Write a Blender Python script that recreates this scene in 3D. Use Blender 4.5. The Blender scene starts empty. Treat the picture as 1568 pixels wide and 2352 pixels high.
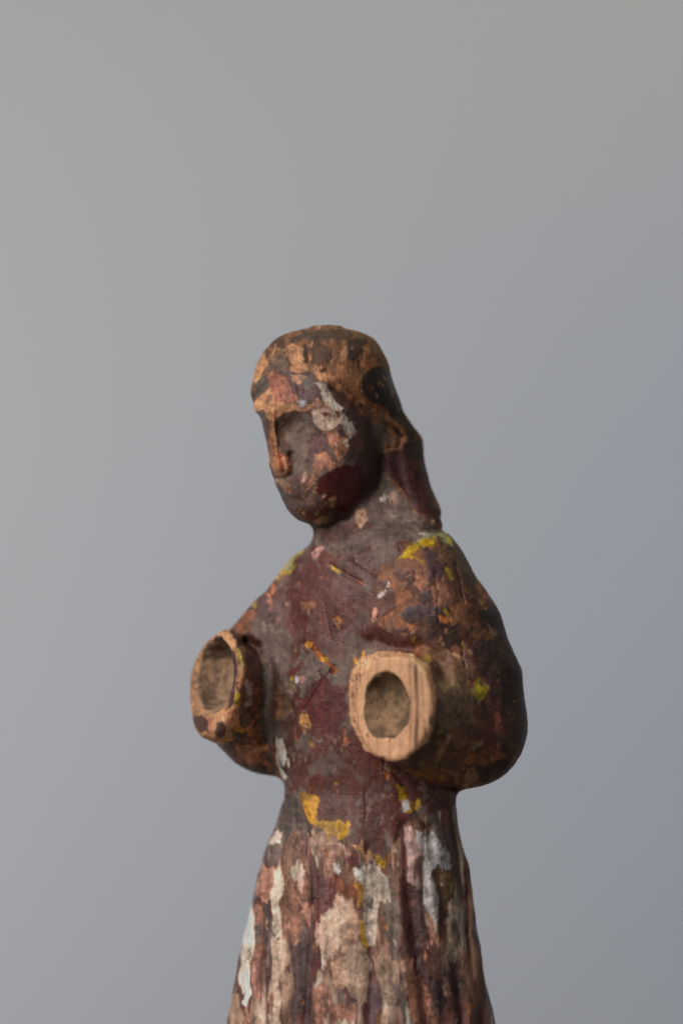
import bpy, math
import numpy as np
from mathutils import Vector

C = bpy.context.scene.collection
MM = 0.001
# ------------------------------------------------------------------ camera
CAMD = 600.0          # mm from the lens to the figure's axis
CZ = 200.0            # lens height above the table, mm
cam = bpy.data.cameras.new("camera")
cam.sensor_fit = 'VERTICAL'
cam.sensor_height = 36.0
cam.sensor_width = 24.0
cam.lens = 36.0 * CAMD / 235.2
cam.clip_start = 0.01
cam.clip_end = 20
cam.dof.use_dof = True
cam.dof.focus_distance = (CAMD - 13) * MM
cam.dof.aperture_fstop = 4.2
cam_o = bpy.data.objects.new("camera", cam)
cam_o.location = (0, -CAMD * MM, CZ * MM)
cam_o.rotation_euler = (math.radians(90), 0, 0)
C.objects.link(cam_o)
bpy.context.scene.camera = cam_o

# ------------------------------------------------------------------ light
w = bpy.data.worlds.new("World")
bpy.context.scene.world = w
w.use_nodes = True
w.node_tree.nodes["Background"].inputs[0].default_value = (0.95, 0.97, 1.0, 1)
w.node_tree.nodes["Background"].inputs[1].default_value = 0.105


def area(name, loc, target, sx, sy, power, col):
    l = bpy.data.lights.new(name, 'AREA')
    l.shape = 'RECTANGLE'
    l.size, l.size_y = sx, sy
    l.energy = power
    l.color = col
    o = bpy.data.objects.new(name, l)
    o.location = loc
    d = Vector(target) - Vector(loc)
    o.rotation_euler = d.to_track_quat('-Z', 'Y').to_euler()
    C.objects.link(o)
    return o


# soft window light from the upper left in front, added washers that grade the wall behind
area("window_light", (-0.70, -0.68, 0.88), (0, 0, 0.20), 0.75, 0.75, 14.6, (1.0, 0.957, 0.908))
area("wall_wash", (-0.62, 0.795, 0.08), (-0.084, 1.3, 0.034), 1.15, 1.15, 3.4, (0.885, 0.927, 0.985))  # added unseen wash, brightens the wall from the left
area("wall_wash_warm", (0.586, 0.828, 1.405), (0.40, 1.3, 0.845), 0.3, 0.3, 4.0, (1.0, 0.77, 0.14))  # added unseen wash, warms the wall's upper right
area("wall_wash_blue", (0.579, 0.463, 0.342), (0.40, 1.3, 0.379), 0.4, 0.4, 1.5, (0.058, 0.342, 1.0))  # added unseen wash, cools the wall's right side

sc = bpy.context.scene
sc.view_settings.view_transform = 'Standard'
sc.view_settings.look = 'None'
sc.view_settings.exposure = 0.0
sc.view_settings.gamma = 1.0


# ------------------------------------------------------------------ small helpers
def tag(o, label=None, cat=None, kind=None):
    if label: o["label"] = label
    if cat: o["category"] = cat
    if kind: o["kind"] = kind


def ss(a, b, x):
    t = np.clip((x - a) / (b - a), 0, 1)
    return t * t * (3 - 2 * t)


def smin(a, b, k):
    h = np.clip(0.5 + 0.5 * (b - a) / k, 0, 1)
    return b + (a - b) * h - k * h * (1 - h)


def smax(a, b, k):
    return -smin(-a, -b, k)


def P(px, py, y):
    """the point at depth y (mm) that the lens sees at this place of the photograph"""
    s = (CAMD + y) / CAMD
    return np.array([(px - 784) / 10 * s, y, CZ + (1176 - py) / 10 * s])


# ------------------------------------------------------------------ raster fields (photo places, 2 px steps)
RW, RH, ST = 784, 1280, 2.0
gx, gy = np.meshgrid(np.arange(RW) * ST, np.arange(RH) * ST)
rng = np.random.default_rng(7)
fx = np.fft.rfftfreq(RW)[None, :]
fy = np.fft.fftfreq(RH)[:, None]


def fn(sx, sy, ang=0.0, oct=1):
    """smooth random field, correlation lengths sx, sy in px, unit variance"""
    out = np.zeros((RH, RW))
    for i in range(oct):
        a, b = sx / ST / 2 ** i, sy / ST / 2 ** i
        f = np.fft.rfft2(rng.standard_normal((RH, RW)))
        ca, sa = math.cos(ang), math.sin(ang)
        u, v = fx * ca + fy * sa, -fx * sa + fy * ca
        f = f * np.exp(-2 * (math.pi ** 2) * ((u * a * .5) ** 2 + (v * b * .5) ** 2))
        n = np.fft.irfft2(f, s=(RH, RW))
        out += (n / n.std()) * 0.6 ** i
    return out / out.std()


def sd_poly(pts, X, Y):
    """signed distance to polygon, positive inside"""
    pts = np.asarray(pts, float)
    d = np.full(X.shape, 1e9)
    ins = np.zeros(X.shape, bool)
    n = len(pts)
    for i in range(n):
        a, b = pts[i], pts[(i + 1) % n]
        ex, ey = b - a
        wx, wy = X - a[0], Y - a[1]
        t = np.clip((wx * ex + wy * ey) / (ex * ex + ey * ey + 1e-9), 0, 1)
        d = np.minimum(d, (wx - ex * t) ** 2 + (wy - ey * t) ** 2)
        c = ((a[1] > Y) != (b[1] > Y))
        xx = a[0] + (Y - a[1]) / (b[1] - a[1] + 1e-12) * ex
        ins ^= c & (X < xx)
    return np.where(ins, 1, -1) * np.sqrt(d)


def sd_line(pts, X, Y):
    pts = np.asarray(pts, float)
    d = np.full(X.shape, 1e9)
    for a, b in zip(pts[:-1], pts[1:]):
        ex, ey = b - a
        wx, wy = X - a[0], Y - a[1]
        t = np.clip((wx * ex + wy * ey) / (ex * ex + ey * ey + 1e-9), 0, 1)
        d = np.minimum(d, (wx - ex * t) ** 2 + (wy - ey * t) ** 2)
    return np.sqrt(d)


def window(pts, m):
    pts = np.asarray(pts, float)
    x0, y0 = pts.min(0) - m
    x1, y1 = pts.max(0) + m
    return (slice(max(0, int(y0 / ST)), max(1, min(RH, int(y1 / ST) + 2))),
            slice(max(0, int(x0 / ST)), max(1, min(RW, int(x1 / ST) + 2))))


def fa(L): return [(533.1 + .340 * u, 721.3 + .340 * v) for u, v in L]
def fb(L): return [(407.7 + .300 * u, 1223.0 + .300 * v) for u, v in L]
def fc(L): return [(752.6 + .320 * u, 1191.7 + .320 * v) for u, v in L]
def fd(L): return [(470.4 + .460 * u, 1756.2 + .460 * v) for u, v in L]


HAIR = fa([(120, 575), (150, 560), (200, 470), (300, 415), (420, 385), (530, 395), (600, 440), (690, 520), (780, 590), (860, 690),
           (915, 750), (965, 850), (1000, 960), (990, 1090), (985, 1180), (1020, 1290), (1110, 1380), (1250, 1440), (1480, 1450),
           (1480, 1000), (1280, 500), (1060, 100), (700, 40), (250, 60), (90, 350)])

# ------------------------------------------------------------------ carved relief (mm, positive cuts in)
R = np.zeros((RH, RW))


def cut_poly(pts, depth, soft, inset=0):
    s = window(pts, soft * 2)
    d = sd_poly(pts, gx[s], gy[s])
    R[s] += depth * ss(-soft * .5 + inset, soft + inset, d)


def cut_line(pts, depth, wd):
    s = window(pts, wd * 3)
    d = sd_line(pts, gx[s], gy[s])
    R[s] += depth * np.exp(-(d / wd) ** 2)


def build_relief():
    # hair stands proud of the face
    s = window(HAIR, 40)
    R[s] -= 0.55 * ss(-9, 9, sd_poly(HAIR, gx[s], gy[s]))
    # eye hollow beside the nose
    cut_poly([(634, 975), (648, 952), (690, 942), (730, 955), (758, 1000), (748, 1055), (705, 1095), (672, 1090), (652, 1050), (640, 1010)], 1.7, 50)
    cut_poly([(638, 985), (650, 960), (680, 952), (700, 965), (680, 1005), (682, 1062), (666, 1062), (650, 1025)], 0.5, 26)
    cut_poly([(572, 958), (592, 946), (606, 960), (617, 1010), (622, 1060), (610, 1060), (594, 1015)], 1.0, 18)
    cut_line([(634, 1099), (648, 1101), (662, 1096)], 0.35, 5)
    cut_line([(669, 1045), (674, 1068), (670, 1088)], 0.8, 7)
    cut_line([(640, 1132), (662, 1142), (690, 1150)], 0.15, 8)
    # brow and nose ridge
    cut_line([(600, 932), (650, 928), (700, 924), (745, 940)], -0.22, 16)
    cut_line([(626, 945), (630, 1000), (636, 1050), (642, 1078)], -0.75, 7)
    cut_line([(642, 1068), (653, 1080)], -0.5, 13)
    # groove round the jaw
    cut_line([(770, 893), (812, 925), (848, 970), (868, 1020), (872, 1070), (862, 1110), (836, 1150), (796, 1182), (752, 1204)], 1.3, 15)
    # ear curl
    cut_line([(885, 975), (905, 985), (920, 1005), (915, 1030), (895, 1030)], 0.6, 5)
    cut_line([(893, 965), (925, 985), (935, 1015)], -0.5, 8)
    # locks of hair
    cut_line([(905, 1050), (925, 1110), (950, 1180)], 0.5, 12)
    # neckline
    cut_line([(735, 1262), (770, 1272), (830, 1258), (890, 1238), (960, 1222), (1020, 1216)], 0.5, 10)
    cut_line([(800, 1290), (862, 1330), (880, 1350)], 0.25, 5)
    # chest against the arms
    cut_line([(566, 1475), (590, 1490), (602, 1530), (600, 1600), (594, 1660), (604, 1700)], 2.2, 14)
    cut_line([(860, 1470), (900, 1488), (960, 1490), (1010, 1525), (1020, 1560)], 1.6, 17)
    cut_line([(905, 1765), (960, 1795), (1040, 1808)], 0.8, 10)
    cut_line([(870, 1330), (850, 1420), (838, 1500)], 0.3, 16)
    # chipped coat edges down to the waist and over the skirt
    cut_line([(632, 1700), (650, 1760), (680, 1815), (705, 1870), (716, 1920)], 0.6, 5)
    cut_line([(880, 1745), (925, 1800), (948, 1850), (975, 1900)], 0.5, 6)
    cut_line([(768, 1532), (745, 1560), (725, 1590), (700, 1630)], 0.4, 4)
    cut_line([(700, 1480), (725, 1500), (765, 1545)], 0.35, 5)
    cut_line([(757, 1298), (775, 1305), (800, 1322), (838, 1342)], 0.35, 4)
    # gathered pleats
    for pts, d, wd in [([(660, 1835), (650, 1950), (632, 2080), (622, 2200), (616, 2360)], .55, 6),
                       ([(606, 2060), (600, 2180), (596, 2360)], 0.5, 9),
                       ([(716, 1925), (722, 2040), (716, 2200), (700, 2360)], 0.7, 10),
                       ([(772, 2020), (762, 2140), (775, 2360)], 0.45, 12),
                       ([(842, 1960), (846, 2100), (852, 2240), (850, 2360)], 0.6, 12),
                       ([(925, 1900), (930, 2010), (950, 2150), (985, 2360)], 0.9, 13),
                       ([(985, 1900), (1010, 2050), (1035, 2200), (1060, 2360)], 0.6, 10),
                       ([(1035, 1900), (1060, 2050), (1085, 2250), (1100, 2360)], 0.5, 8)]:
        cut_line(pts + [(pts[-1][0] - (826 - pts[-1][0]) * .2, 2600)], d * 1.2, wd * 1.2)
    rg = np.random.default_rng(21)
    for _ in range(26):                              # hairline cracks that follow the grain
        x0, y0 = rg.uniform(600, 1080), rg.uniform(1290, 2250)
        ln, sl = rg.uniform(30, 110), rg.uniform(-.05, .25)
        pts = [(x0 + sl * t * ln + rg.normal(0, 1.2), y0 + t * ln) for t in np.linspace(0, 1, 6)]
        cut_line(pts, rg.uniform(.12, .3), 2.4)
    for _ in range(14):
        x0, y0 = rg.uniform(610, 870), rg.uniform(780, 900)
        pts = [(x0 + rg.normal(0, 1.5) + .25 * t, y0 + t) for t in np.linspace(0, rg.uniform(30, 70), 5)]
        cut_line(pts, rg.uniform(.1, .22), 2.4)
    sk = ss(1820, 1990, gy)
    R[:] += sk * (0.30 * fn(30, 220, -.03) + 0.08 * fn(13, 60))


build_relief()


def samp(A, px, py):
    u = np.clip(px / ST, 0, RW - 1.001)
    v = np.clip(py / ST, 0, RH - 1.001)
    i, j = u.astype(int), v.astype(int)
    a, b = u - i, v - j
    if A.ndim == 3: a, b = a[:, None], b[:, None]
    return (A[j, i] * (1 - a) + A[j, i + 1] * a) * (1 - b) + (A[j + 1, i] * (1 - a) + A[j + 1, i + 1] * a) * b


# ------------------------------------------------------------------ the carved solid as a distance field (mm)
# rows: height in photo px, left, right, depth centre mm, half depth mm, shear (the chest is turned to the left)
BODY = np.array([
    (1205, 745, 985, 1, 9.0, -.1), (1222, 740, 1006, 1, 12, -.2), (1245, 716, 1024, 1, 14.5, -.3), (1270, 694, 1040, 1, 16, -.35), (1300, 673, 1058, 1, 17, -.4),
    (1350, 647, 1080, 1, 18, -.4), (1400, 630, 1095, 1, 18.5, -.4), (1500, 608, 1095, 1, 18.5, -.4), (1600, 608, 1080, 1, 18, -.4),
    (1700, 620, 1062, 1, 17, -.35), (1760, 638, 1050, 1, 16, -.3), (1815, 655, 1043, 1, 15.5, -.2), (1850, 648, 1045, 1, 16, -.15),
    (1900, 632, 1053, 1, 17, -.12), (1960, 604, 1064, 1, 18.5, -.1), (2040, 583, 1080, 1, 20.5, -.1), (2200, 546, 1105, 1, 24, -.1),
    (2352, 520, 1132, 1, 27, -.1), (2700, 462, 1190, 1, 33, -.05), (3130, 415, 1240, 1, 37, 0), (3200, 413, 1242, 1, 37, 0)], float)
CRAN = np.array([
    (754, 708, 790, 3, 7.5, 0), (758, 691, 808, 3, 9.0, 0), (765, 666, 836, 3, 11.2, 0), (772, 646, 848, 3, 12.5, 0), (785, 630, 860, 3, 14, 0), (810, 610, 874, 2, 15.5, 0), (840, 594, 887, 2, 16.3, 0), (880, 585, 896, 2, 16.8, 0),
    (915, 590, 911, 3, 16.0, 0), (945, 630, 921, 4, 14, .1), (980, 690, 950, 5, 12, .2), (1006, 740, 972, 6, 10, .2), (1060, 800, 971, 5, 9, .1), (1110, 835, 983, 5, 9, 0),
    (1172, 850, 1008, 4, 9.5, 0), (1195, 858, 998, 4, 10, 0), (1220, 862, 1014, 4, 10, 0), (1250, 860, 1030, 4, 9, 0)], float)
FACE = np.array([
    (812, 700, 780, 1, 5, 0), (840, 640, 830, 0, 11, 0), (880, 592, 850, -1, 14.5, 0), (905, 584, 856, -1, 15, 0), (940, 582, 862, -1, 15.2, 0), (965, 590, 868, -1, 15.5, 0), (1000, 602, 872, -1, 15.5, 0),
    (1060, 617, 868, -1.5, 15, 0), (1110, 631, 850, -2, 13.5, 0), (1150, 646, 822, -2.5, 11.8, 0), (1175, 660, 792, -3, 9.5, 0),
    (1195, 678, 762, -3, 6.5, 0), (1206, 700, 742, -3, 3.0, 0)], float)


def smooth(T, sg=5.5):
    """rows turned into 2 px steps and rounded, so that no row shows as a crease"""
    t = np.arange(T[0, 0], T[-1, 0] + 1, 2.0)
    out = [t]
    for k in range(1, 6):
        v = np.interp(t, T[:, 0], T[:, k])
        n = 18
        ext = np.concatenate([v[0] + (v[0] - v[1:n + 1][::-1]), v, v[-1] + (v[-1] - v[-n - 1:-1][::-1])])
        kx = np.arange(-n, n + 1)
        ker = np.exp(-(kx / sg) ** 2 / 2)
        out.append(np.convolve(ext, ker / ker.sum(), 'valid'))
    return np.stack(out, 1)


BODY, CRAN, FACE = smooth(BODY), smooth(CRAN, 3.5), smooth(FACE)


def loft(T, x, y, z, pw):
    py = 1176 - (z - CZ) * 10
    t = T[:, 0]
    pyc = np.clip(py, t[0], t[-1])
    xl = (np.interp(pyc, t, T[:, 1]) - 784) / 10
    xr = (np.interp(pyc, t, T[:, 2]) - 784) / 10
    yc, hd, sh = (np.interp(pyc, t, T[:, k]) for k in (3, 4, 5))
    hw, xc = (xr - xl) / 2, (xr + xl) / 2
    u = np.abs((x - xc) / hw)
    v = np.abs((y - yc - sh * (x - xc)) / hd)
    r = (u ** pw + v ** pw + 1e-9) ** (1 / pw)
    d = (r - 1) * np.minimum(hw, hd)
    return smax(d, np.maximum(t[0] - py, py - t[-1]) / 10, 1.6)


def cone(p, a, b, ra, rb):
    ba = b - a
    L = float(ba @ ba)
    w_ = p - a
    t = np.clip((w_ @ ba) / L, 0, 1)
    return np.linalg.norm(w_ - t[:, None] * ba, axis=1) - (ra + (rb - ra) * t)


def unit(v): return np.array(v, float) / np.linalg.norm(v)


_T = np.random.default_rng(3).random((32, 32, 32)) * 2 - 1


def vn(p, s):
    q = p / s
    i = np.floor(q).astype(int); f_ = q - i
    f_ = f_ * f_ * (3 - 2 * f_)
    o = 0
    for a in (0, 1):
        for b in (0, 1):
            for c in (0, 1):
                w_ = (f_[:, 0] if a else 1 - f_[:, 0]) * (f_[:, 1] if b else 1 - f_[:, 1]) * (f_[:, 2] if c else 1 - f_[:, 2])
                o = o + w_ * _T[(i[:, 0] + a) % 32, (i[:, 1] + b) % 32, (i[:, 2] + c) % 32]
    return o


N1 = unit((-.745, -.665, .05))          # the stump nearer the lens
E1 = P(900, 1621, -28)
H1 = P(868, 1621, -28) + np.array([-.0, -.0, 0])
N2 = unit((-.85, -.47, .13))          # the stump on the far side
E2 = P(494, 1567, -4)
H2 = P(489, 1551, -4)


def stump(p, n, e, h, base, rb, re, hr, depth, sq):
    """forearm stub cut flat at e with a round socket drilled in round h; returns solid, hole"""
    w_ = p - e
    s = w_ @ n
    ax = e - base
    L = float(ax @ ax)
    q = p - base
    t = np.clip((q @ ax) / L, 0, 1.25)
    tt = np.clip(t, 0, 1)
    rad = rb + (re - rb) * tt
    zz = q - t[:, None] * ax
    zz = zz - (zz @ n)[:, None] * n * ss(.3, 1, t)[:, None]
    d = np.linalg.norm(zz * np.array([1, 1, sq]), axis=1) - rad
    solid = smax(d, s, 1.3)
    v = p - h
    sv = v @ n
    rv = np.linalg.norm(v - sv[:, None] * n, axis=1)
    c = (rv < hr + 4) & (np.abs(sv) < depth + 4)          # rough walls only matter near the hole
    q = p[c]
    rv[c] += .32 * vn(q, 2.6) + .15 * vn(q + 50, 1.2) + .25 * np.sin(3 * np.arctan2(v[c, 2], v[c] @ np.cross(n, (0, 0, 1.))) + 1)
    sv[c] = np.where(sv[c] < 0, sv[c] + .5 * vn(q + 9, 3.0), sv[c])
    bowl = np.sqrt((rv / hr) ** 2 + (np.minimum(sv, 0) / depth) ** 2 + 1e-9) * min(hr, depth) - min(hr, depth)
    hole = np.where(sv > 0, rv - hr, bowl)
    return solid, hole


def dist(p, parts=False):
    p = p.astype(np.float64)
    x, y, z = p[:, 0], p[:, 1], p[:, 2]
    s = CAMD / (CAMD + y)
    px = 784 + x * 10 * s
    py = 1176 - (z - CZ) * 10 * s
    body = loft(BODY, x, y, z, 2.25)
    cran = loft(CRAN, x, y, z, 2.15)
    face = loft(FACE, x, y, z, 2.0)
    neck = cone(p, P(812, 1130, 2), P(850, 1260, 1), 9.5, 12.5)
    a1 = cone(p, P(985, 1318, -3), P(1032, 1450, -5), 8.8, 11.6)
    a1 = smin(a1, cone(p, P(1032, 1450, -5), P(1064, 1570, -6), 11.6, 12.9), 2)
    a1 = smin(a1, cone(p, P(1064, 1570, -6), P(1080, 1672, -7), 12.9, 12.4), 2)
    a1 = smin(a1, cone(p, P(1080, 1672, -7), P(1086, 1694, -7), 12.3, 10.6), 1)
    a2 = cone(p, P(708, 1330, 8), P(634, 1452, 8), 6.0, 7.9)
    a2 = smin(a2, cone(p, P(634, 1452, 8), P(562, 1545, 9), 7.9, 9.3), 3)
    a2 = smin(a2, cone(p, P(562, 1545, 9), P(618, 1684, 8), 9.3, 9.6), 3)
    s1, h1 = stump(p, N1, E1, H1, P(1064, 1662, -8), 13.0, 11.7, 7.5, 8.2, 1.0)
    s2, h2 = stump(p, N2, E2, H2, P(592, 1625, 7), 12.2, 11.3, 8.5, 9.0, 1.0)
    head = smin(smin(face, cran, 2.5), neck, 3.0)
    trunk = smin(body, head, 4.0)
    arm1 = smin(a1, s1, 3.5)
    arm2 = smin(a2, s2, 4.5)
    f = smin(trunk, arm1, 4.5)
    f = smin(f, arm2, 3.5)
    yc = np.interp(py, [900, 1250, 1800], [2, 1, 1])
    front = ss(9, 1, y - yc)
    near = np.exp(-np.maximum(0, np.minimum(arm1, arm2) - 0) * .0)
    rel = samp(R, px, py)
    f = f + rel * front * near
    f = smax(f, -h1, 0.9)
    f = smax(f, -h2, 0.9)
    f = smax(f, -(z - 6.0), 1.0)
    if parts:
        return f, dict(body=body, cran=cran, face=face, neck=neck, arm1=arm1, arm2=arm2, h1=h1, h2=h2, px=px, py=py)
    return f


# ------------------------------------------------------------------ surface nets
def surface():
    h = 0.32
    xs = np.arange(-40, 50, h)
    ys = np.arange(-41, 42, h)
    zs = np.concatenate([np.arange(3, 76, 1.6), np.arange(77, 245, h)])
    nx, ny, nz = len(xs), len(ys), len(zs)
    G = np.empty((nx, ny, nz), np.float32)
    B = 10
    bx = [(i, min(i + B, nx)) for i in range(0, nx, B)]
    by = [(i, min(i + B, ny)) for i in range(0, ny, B)]
    bz = [(i, min(i + B, nz)) for i in range(0, nz, B)]
    cs, bl = [], []
    for i in bx:
        for j in by:
            for k in bz:
                a = np.array([xs[i[0]], ys[j[0]], zs[k[0]]])
                b = np.array([xs[i[1] - 1], ys[j[1] - 1], zs[k[1] - 1]])
                cs.append(np.append((a + b) / 2, np.linalg.norm(b - a) / 2))
                bl.append((i, j, k))
    cs = np.array(cs)
    fc_ = dist(cs[:, :3])
    act = np.abs(fc_) < cs[:, 3] * 1.5 + 4
    pts, where = [], []
    for n, (i, j, k) in enumerate(bl):
        if not act[n]:
            G[i[0]:i[1], j[0]:j[1], k[0]:k[1]] = fc_[n]
        else:
            g = np.stack(np.meshgrid(xs[i[0]:i[1]], ys[j[0]:j[1]], zs[k[0]:k[1]], indexing='ij'), -1)
            pts.append(g.reshape(-1, 3)); where.append((n, g.shape[:3]))
            if len(pts) > 400 or n == len(bl) - 1:
                v = dist(np.concatenate(pts)); o = 0
                for m, shp in where:
                    c = shp[0] * shp[1] * shp[2]
                    i_, j_, k_ = bl[m]
                    G[i_[0]:i_[1], j_[0]:j_[1], k_[0]:k_[1]] = v[o:o + c].reshape(shp); o += c
                pts, where = [], []
    if pts:
        v = dist(np.concatenate(pts)); o = 0
        for m, shp in where:
            c = shp[0] * shp[1] * shp[2]
            i_, j_, k_ = bl[m]
            G[i_[0]:i_[1], j_[0]:j_[1], k_[0]:k_[1]] = v[o:o + c].reshape(shp); o += c
    S = G < 0
    cnt = np.zeros((nx - 1, ny - 1, nz - 1), np.uint8)
    for a in (0, 1):
        for b in (0, 1):
            for c in (0, 1):
                cnt += S[a:nx - 1 + a, b:ny - 1 + b, c:nz - 1 + c]
    cell = np.argwhere((cnt > 0) & (cnt < 8))
    idx = -np.ones(cnt.shape, np.int32)
    idx[cell[:, 0], cell[:, 1], cell[:, 2]] = np.arange(len(cell))
    acc = np.zeros((len(cell), 3)); num = np.zeros(len(cell))
    cor = [(a, b, c) for a in (0, 1) for b in (0, 1) for c in (0, 1)]
    ax = (xs, ys, zs)

    def pos(ci, o):
        return np.stack([ax[d][ci[:, d] + o[d]] for d in range(3)], 1)
    for u in cor:
        for d in range(3):
            if u[d] == 1: continue
            v = list(u); v[d] = 1
            gu = G[cell[:, 0] + u[0], cell[:, 1] + u[1], cell[:, 2] + u[2]]
            gv = G[cell[:, 0] + v[0], cell[:, 1] + v[1], cell[:, 2] + v[2]]
            m = (gu < 0) != (gv < 0)
            t = np.where(m, gu / np.where(m, gu - gv, 1), 0)[:, None]
            q = pos(cell, u) * (1 - t) + pos(cell, v) * t
            acc += np.where(m[:, None], q, 0); num += m
    V = acc / num[:, None]
    quads = []
    for d in range(3):
        o1, o2 = [(1, 2), (2, 0), (0, 1)][d]
        sl0 = [slice(1, None)] * 3; sl1 = [slice(1, None)] * 3
        sl0[d] = slice(0, -1); sl1[d] = slice(1, None)
        sl0[o1] = sl1[o1] = slice(1, -1); sl0[o2] = sl1[o2] = slice(1, -1)
        A, Bq = S[tuple(sl0)], S[tuple(sl1)]
        for flip, msk in ((False, A & ~Bq), (True, ~A & Bq)):
            e = np.argwhere(msk)
            off = np.ones(3, int); off[d] = 0
            e = e + off
            def cidx(da, db):
                c = e.copy(); c[:, o1] += da; c[:, o2] += db
                return idx[c[:, 0], c[:, 1], c[:, 2]]
            q = np.stack([cidx(-1, -1), cidx(0, -1), cidx(0, 0), cidx(-1, 0)], 1)
            if flip: q = q[:, ::-1]
            quads.append(q)
    Q = np.concatenate(quads)
    Q = Q[(Q >= 0).all(1)]
    return V, Q


def grad(V, e=0.12):
    g = np.zeros_like(V)
    for d in range(3):
        o = np.zeros(3); o[d] = e
        g[:, d] = (dist(V + o) - dist(V - o)) / (2 * e)
    return g


V, Q = surface()
g = grad(V)
f = dist(V)
V = V - (np.clip(f / (g * g).sum(1), -.25, .25))[:, None] * g


def rough(p):
    return .20 * vn(p, 6.0) + .11 * vn(p + 11, 2.7) + .06 * vn(p + 23, 1.3) + .03 * vn(p + 31, .7)


g = grad(V, .16)
for d in range(3):
    o = np.zeros(3); o[d] = .12
    g[:, d] += (rough(V + o) - rough(V - o)) / .24
V = V - rough(V)[:, None] * g / np.linalg.norm(g, axis=1)[:, None]
NRM = g / np.linalg.norm(g, axis=1)[:, None]
f, D = dist(V, True)


# ------------------------------------------------------------------ which part every vertex belongs to
px, py = D['px'], D['py']
names = ['torso', 'skirt', 'neck', 'face', 'hair', 'arm1', 'arm2', 'end1', 'end2', 'sock1', 'sock2']
lab = np.zeros(len(V), int)
lab[py > 1835] = 1
headz = py < 1235
lab[headz & (D['neck'] < D['body'])] = 2
lab[(np.minimum(D['face'], 9e9) < np.minimum(D['neck'], D['cran'] + 3)) & (py < 1225)] = 3
hp = sd_poly(HAIR, px, py) > 0
lab[headz & (hp | ((D['cran'] < D['face']) & (V[:, 1] > 3))) & (np.minimum(D['cran'], D['face']) < 3)] = 4
o = np.minimum(D['body'], D['neck'])
lab[(D['arm1'] < o - .2) & (py > 1240)] = 5
lab[(D['arm2'] < o - .2) & (py > 1240) & (px < 720)] = 6
for n_, e_, h_, a, b, c, key in ((N1, E1, H1, 5, 7, 9, 'h1'), (N2, E2, H2, 6, 8, 10, 'h2')):
    sd = (V - e_) @ n_
    r = np.linalg.norm((V - e_) - sd[:, None] * n_, axis=1)
    flat = (np.abs(sd) < 0.9) & (r < 12.8) & ((NRM @ n_) > .6)
    lab[flat & (D[key] > .35)] = b
    lab[(np.abs(D[key]) <= .6) & (r < 12) & (sd < .3) & ~(flat & (D[key] > .35))] = c


# ------------------------------------------------------------------ paint, wear, dirt and some painted light and shade (albedo), laid down layer on layer
def lin(c):
    c = np.asarray(c, float) / 255
    return np.where(c <= .04045, c / 12.92, ((c + .055) / 1.055) ** 2.4)


PAL = dict(maroon=(99, 58, 51), clean=(92, 38, 31), dust=(116, 99, 91), ldust=(138, 120, 110), tan=(198, 146, 102), orange=(172, 110, 72),
           brown=(128, 84, 58), dark=(66, 44, 38), pink=(176, 134, 114), salmon=(156, 108, 90), white=(214, 198, 180), gwhite=(184, 164, 146),
           yellow=(186, 136, 34), bright=(178, 144, 8), olive=(138, 116, 58), purple=(74, 50, 56), ptan=(172, 138, 116), black=(60, 42, 37))
COL = np.zeros((RH, RW, 3))
HGT = np.zeros((RH, RW))      # thickness of what lies there, 0 bare wood .. 1 full paint
RUF = np.full((RH, RW), .62)
warp = [fn(13, 13, oct=3) * 3.0 for _ in range(2)]
warp2 = [fn(26, 40, oct=2) * 3.0 for _ in range(2)]
low = ss(1840, 1960, gy)                       # over the pleats the edges break along the grain
WX = gx + warp[0] * (1 - low) + warp2[0] + low * fn(14, 46, oct=2) * 3.0
WY = gy + warp[1] * (1 - low) + warp2[1] + low * fn(8, 26, oct=2) * 11.0
fine = fn(5, 5, oct=2)
mott = fn(20, 20, oct=3)
streak = fn(7, 90, .0, oct=2)


def lay(mask, c, h=None, r=None):
    c = lin(PAL[c] if isinstance(c, str) else c)
    COL[:] += (c - COL) * mask[..., None]
    if h is not None: HGT[:] += (h - HGT) * mask
    if r is not None: RUF[:] += (r - RUF) * mask


def pat(pts, c, h=None, soft=4.0, rag=1.0, jit=0.14, r=None, op=1.0):
    s = window(pts, 30)
    X = gx[s] + (WX[s] - gx[s]) * rag
    Y = gy[s] + (WY[s] - gy[s]) * rag
    d = sd_poly(pts, X, Y)
    m = ss(-soft * .5, soft * .5, d) * op
    cc = lin(PAL[c] if isinstance(c, str) else c)
    tex = np.clip(1 + jit * (mott[s] * .6 + fine[s] * .6), .4, 1.8)[..., None]
    COL[s] += (cc * tex - COL[s]) * m[..., None]
    if h is not None: HGT[s] += (h - HGT[s]) * m
    if r is not None: RUF[s] += (r - RUF[s]) * m


def flecks(region, n, colours, size, stretch=1.4, seed=1, h=.2, op=1.0):
    rg = np.random.default_rng(seed)
    region = np.asarray(region, float)
    lo, hi = region.min(0), region.max(0)
    k = 0
    while k < n:
        c = lo + rg.random(2) * (hi - lo)
        if sd_poly(region, np.array([c[0]]), np.array([c[1]]))[0] < 0: continue
        k += 1
        rad = size * rg.lognormal(0, .45)
        m = rg.integers(6, 10)
        an = np.sort(rg.random(m) * 2 * math.pi)
        rr = rad * (.55 + .7 * rg.random(m))
        pat(np.stack([c[0] + rr * np.cos(an), c[1] + rr * np.sin(an) * stretch], 1), colours[rg.integers(len(colours))], h, 2.0, .5, .2, op=op)


def nmask(field, lo, wd=.4): return ss(lo, lo + wd, field)


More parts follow.
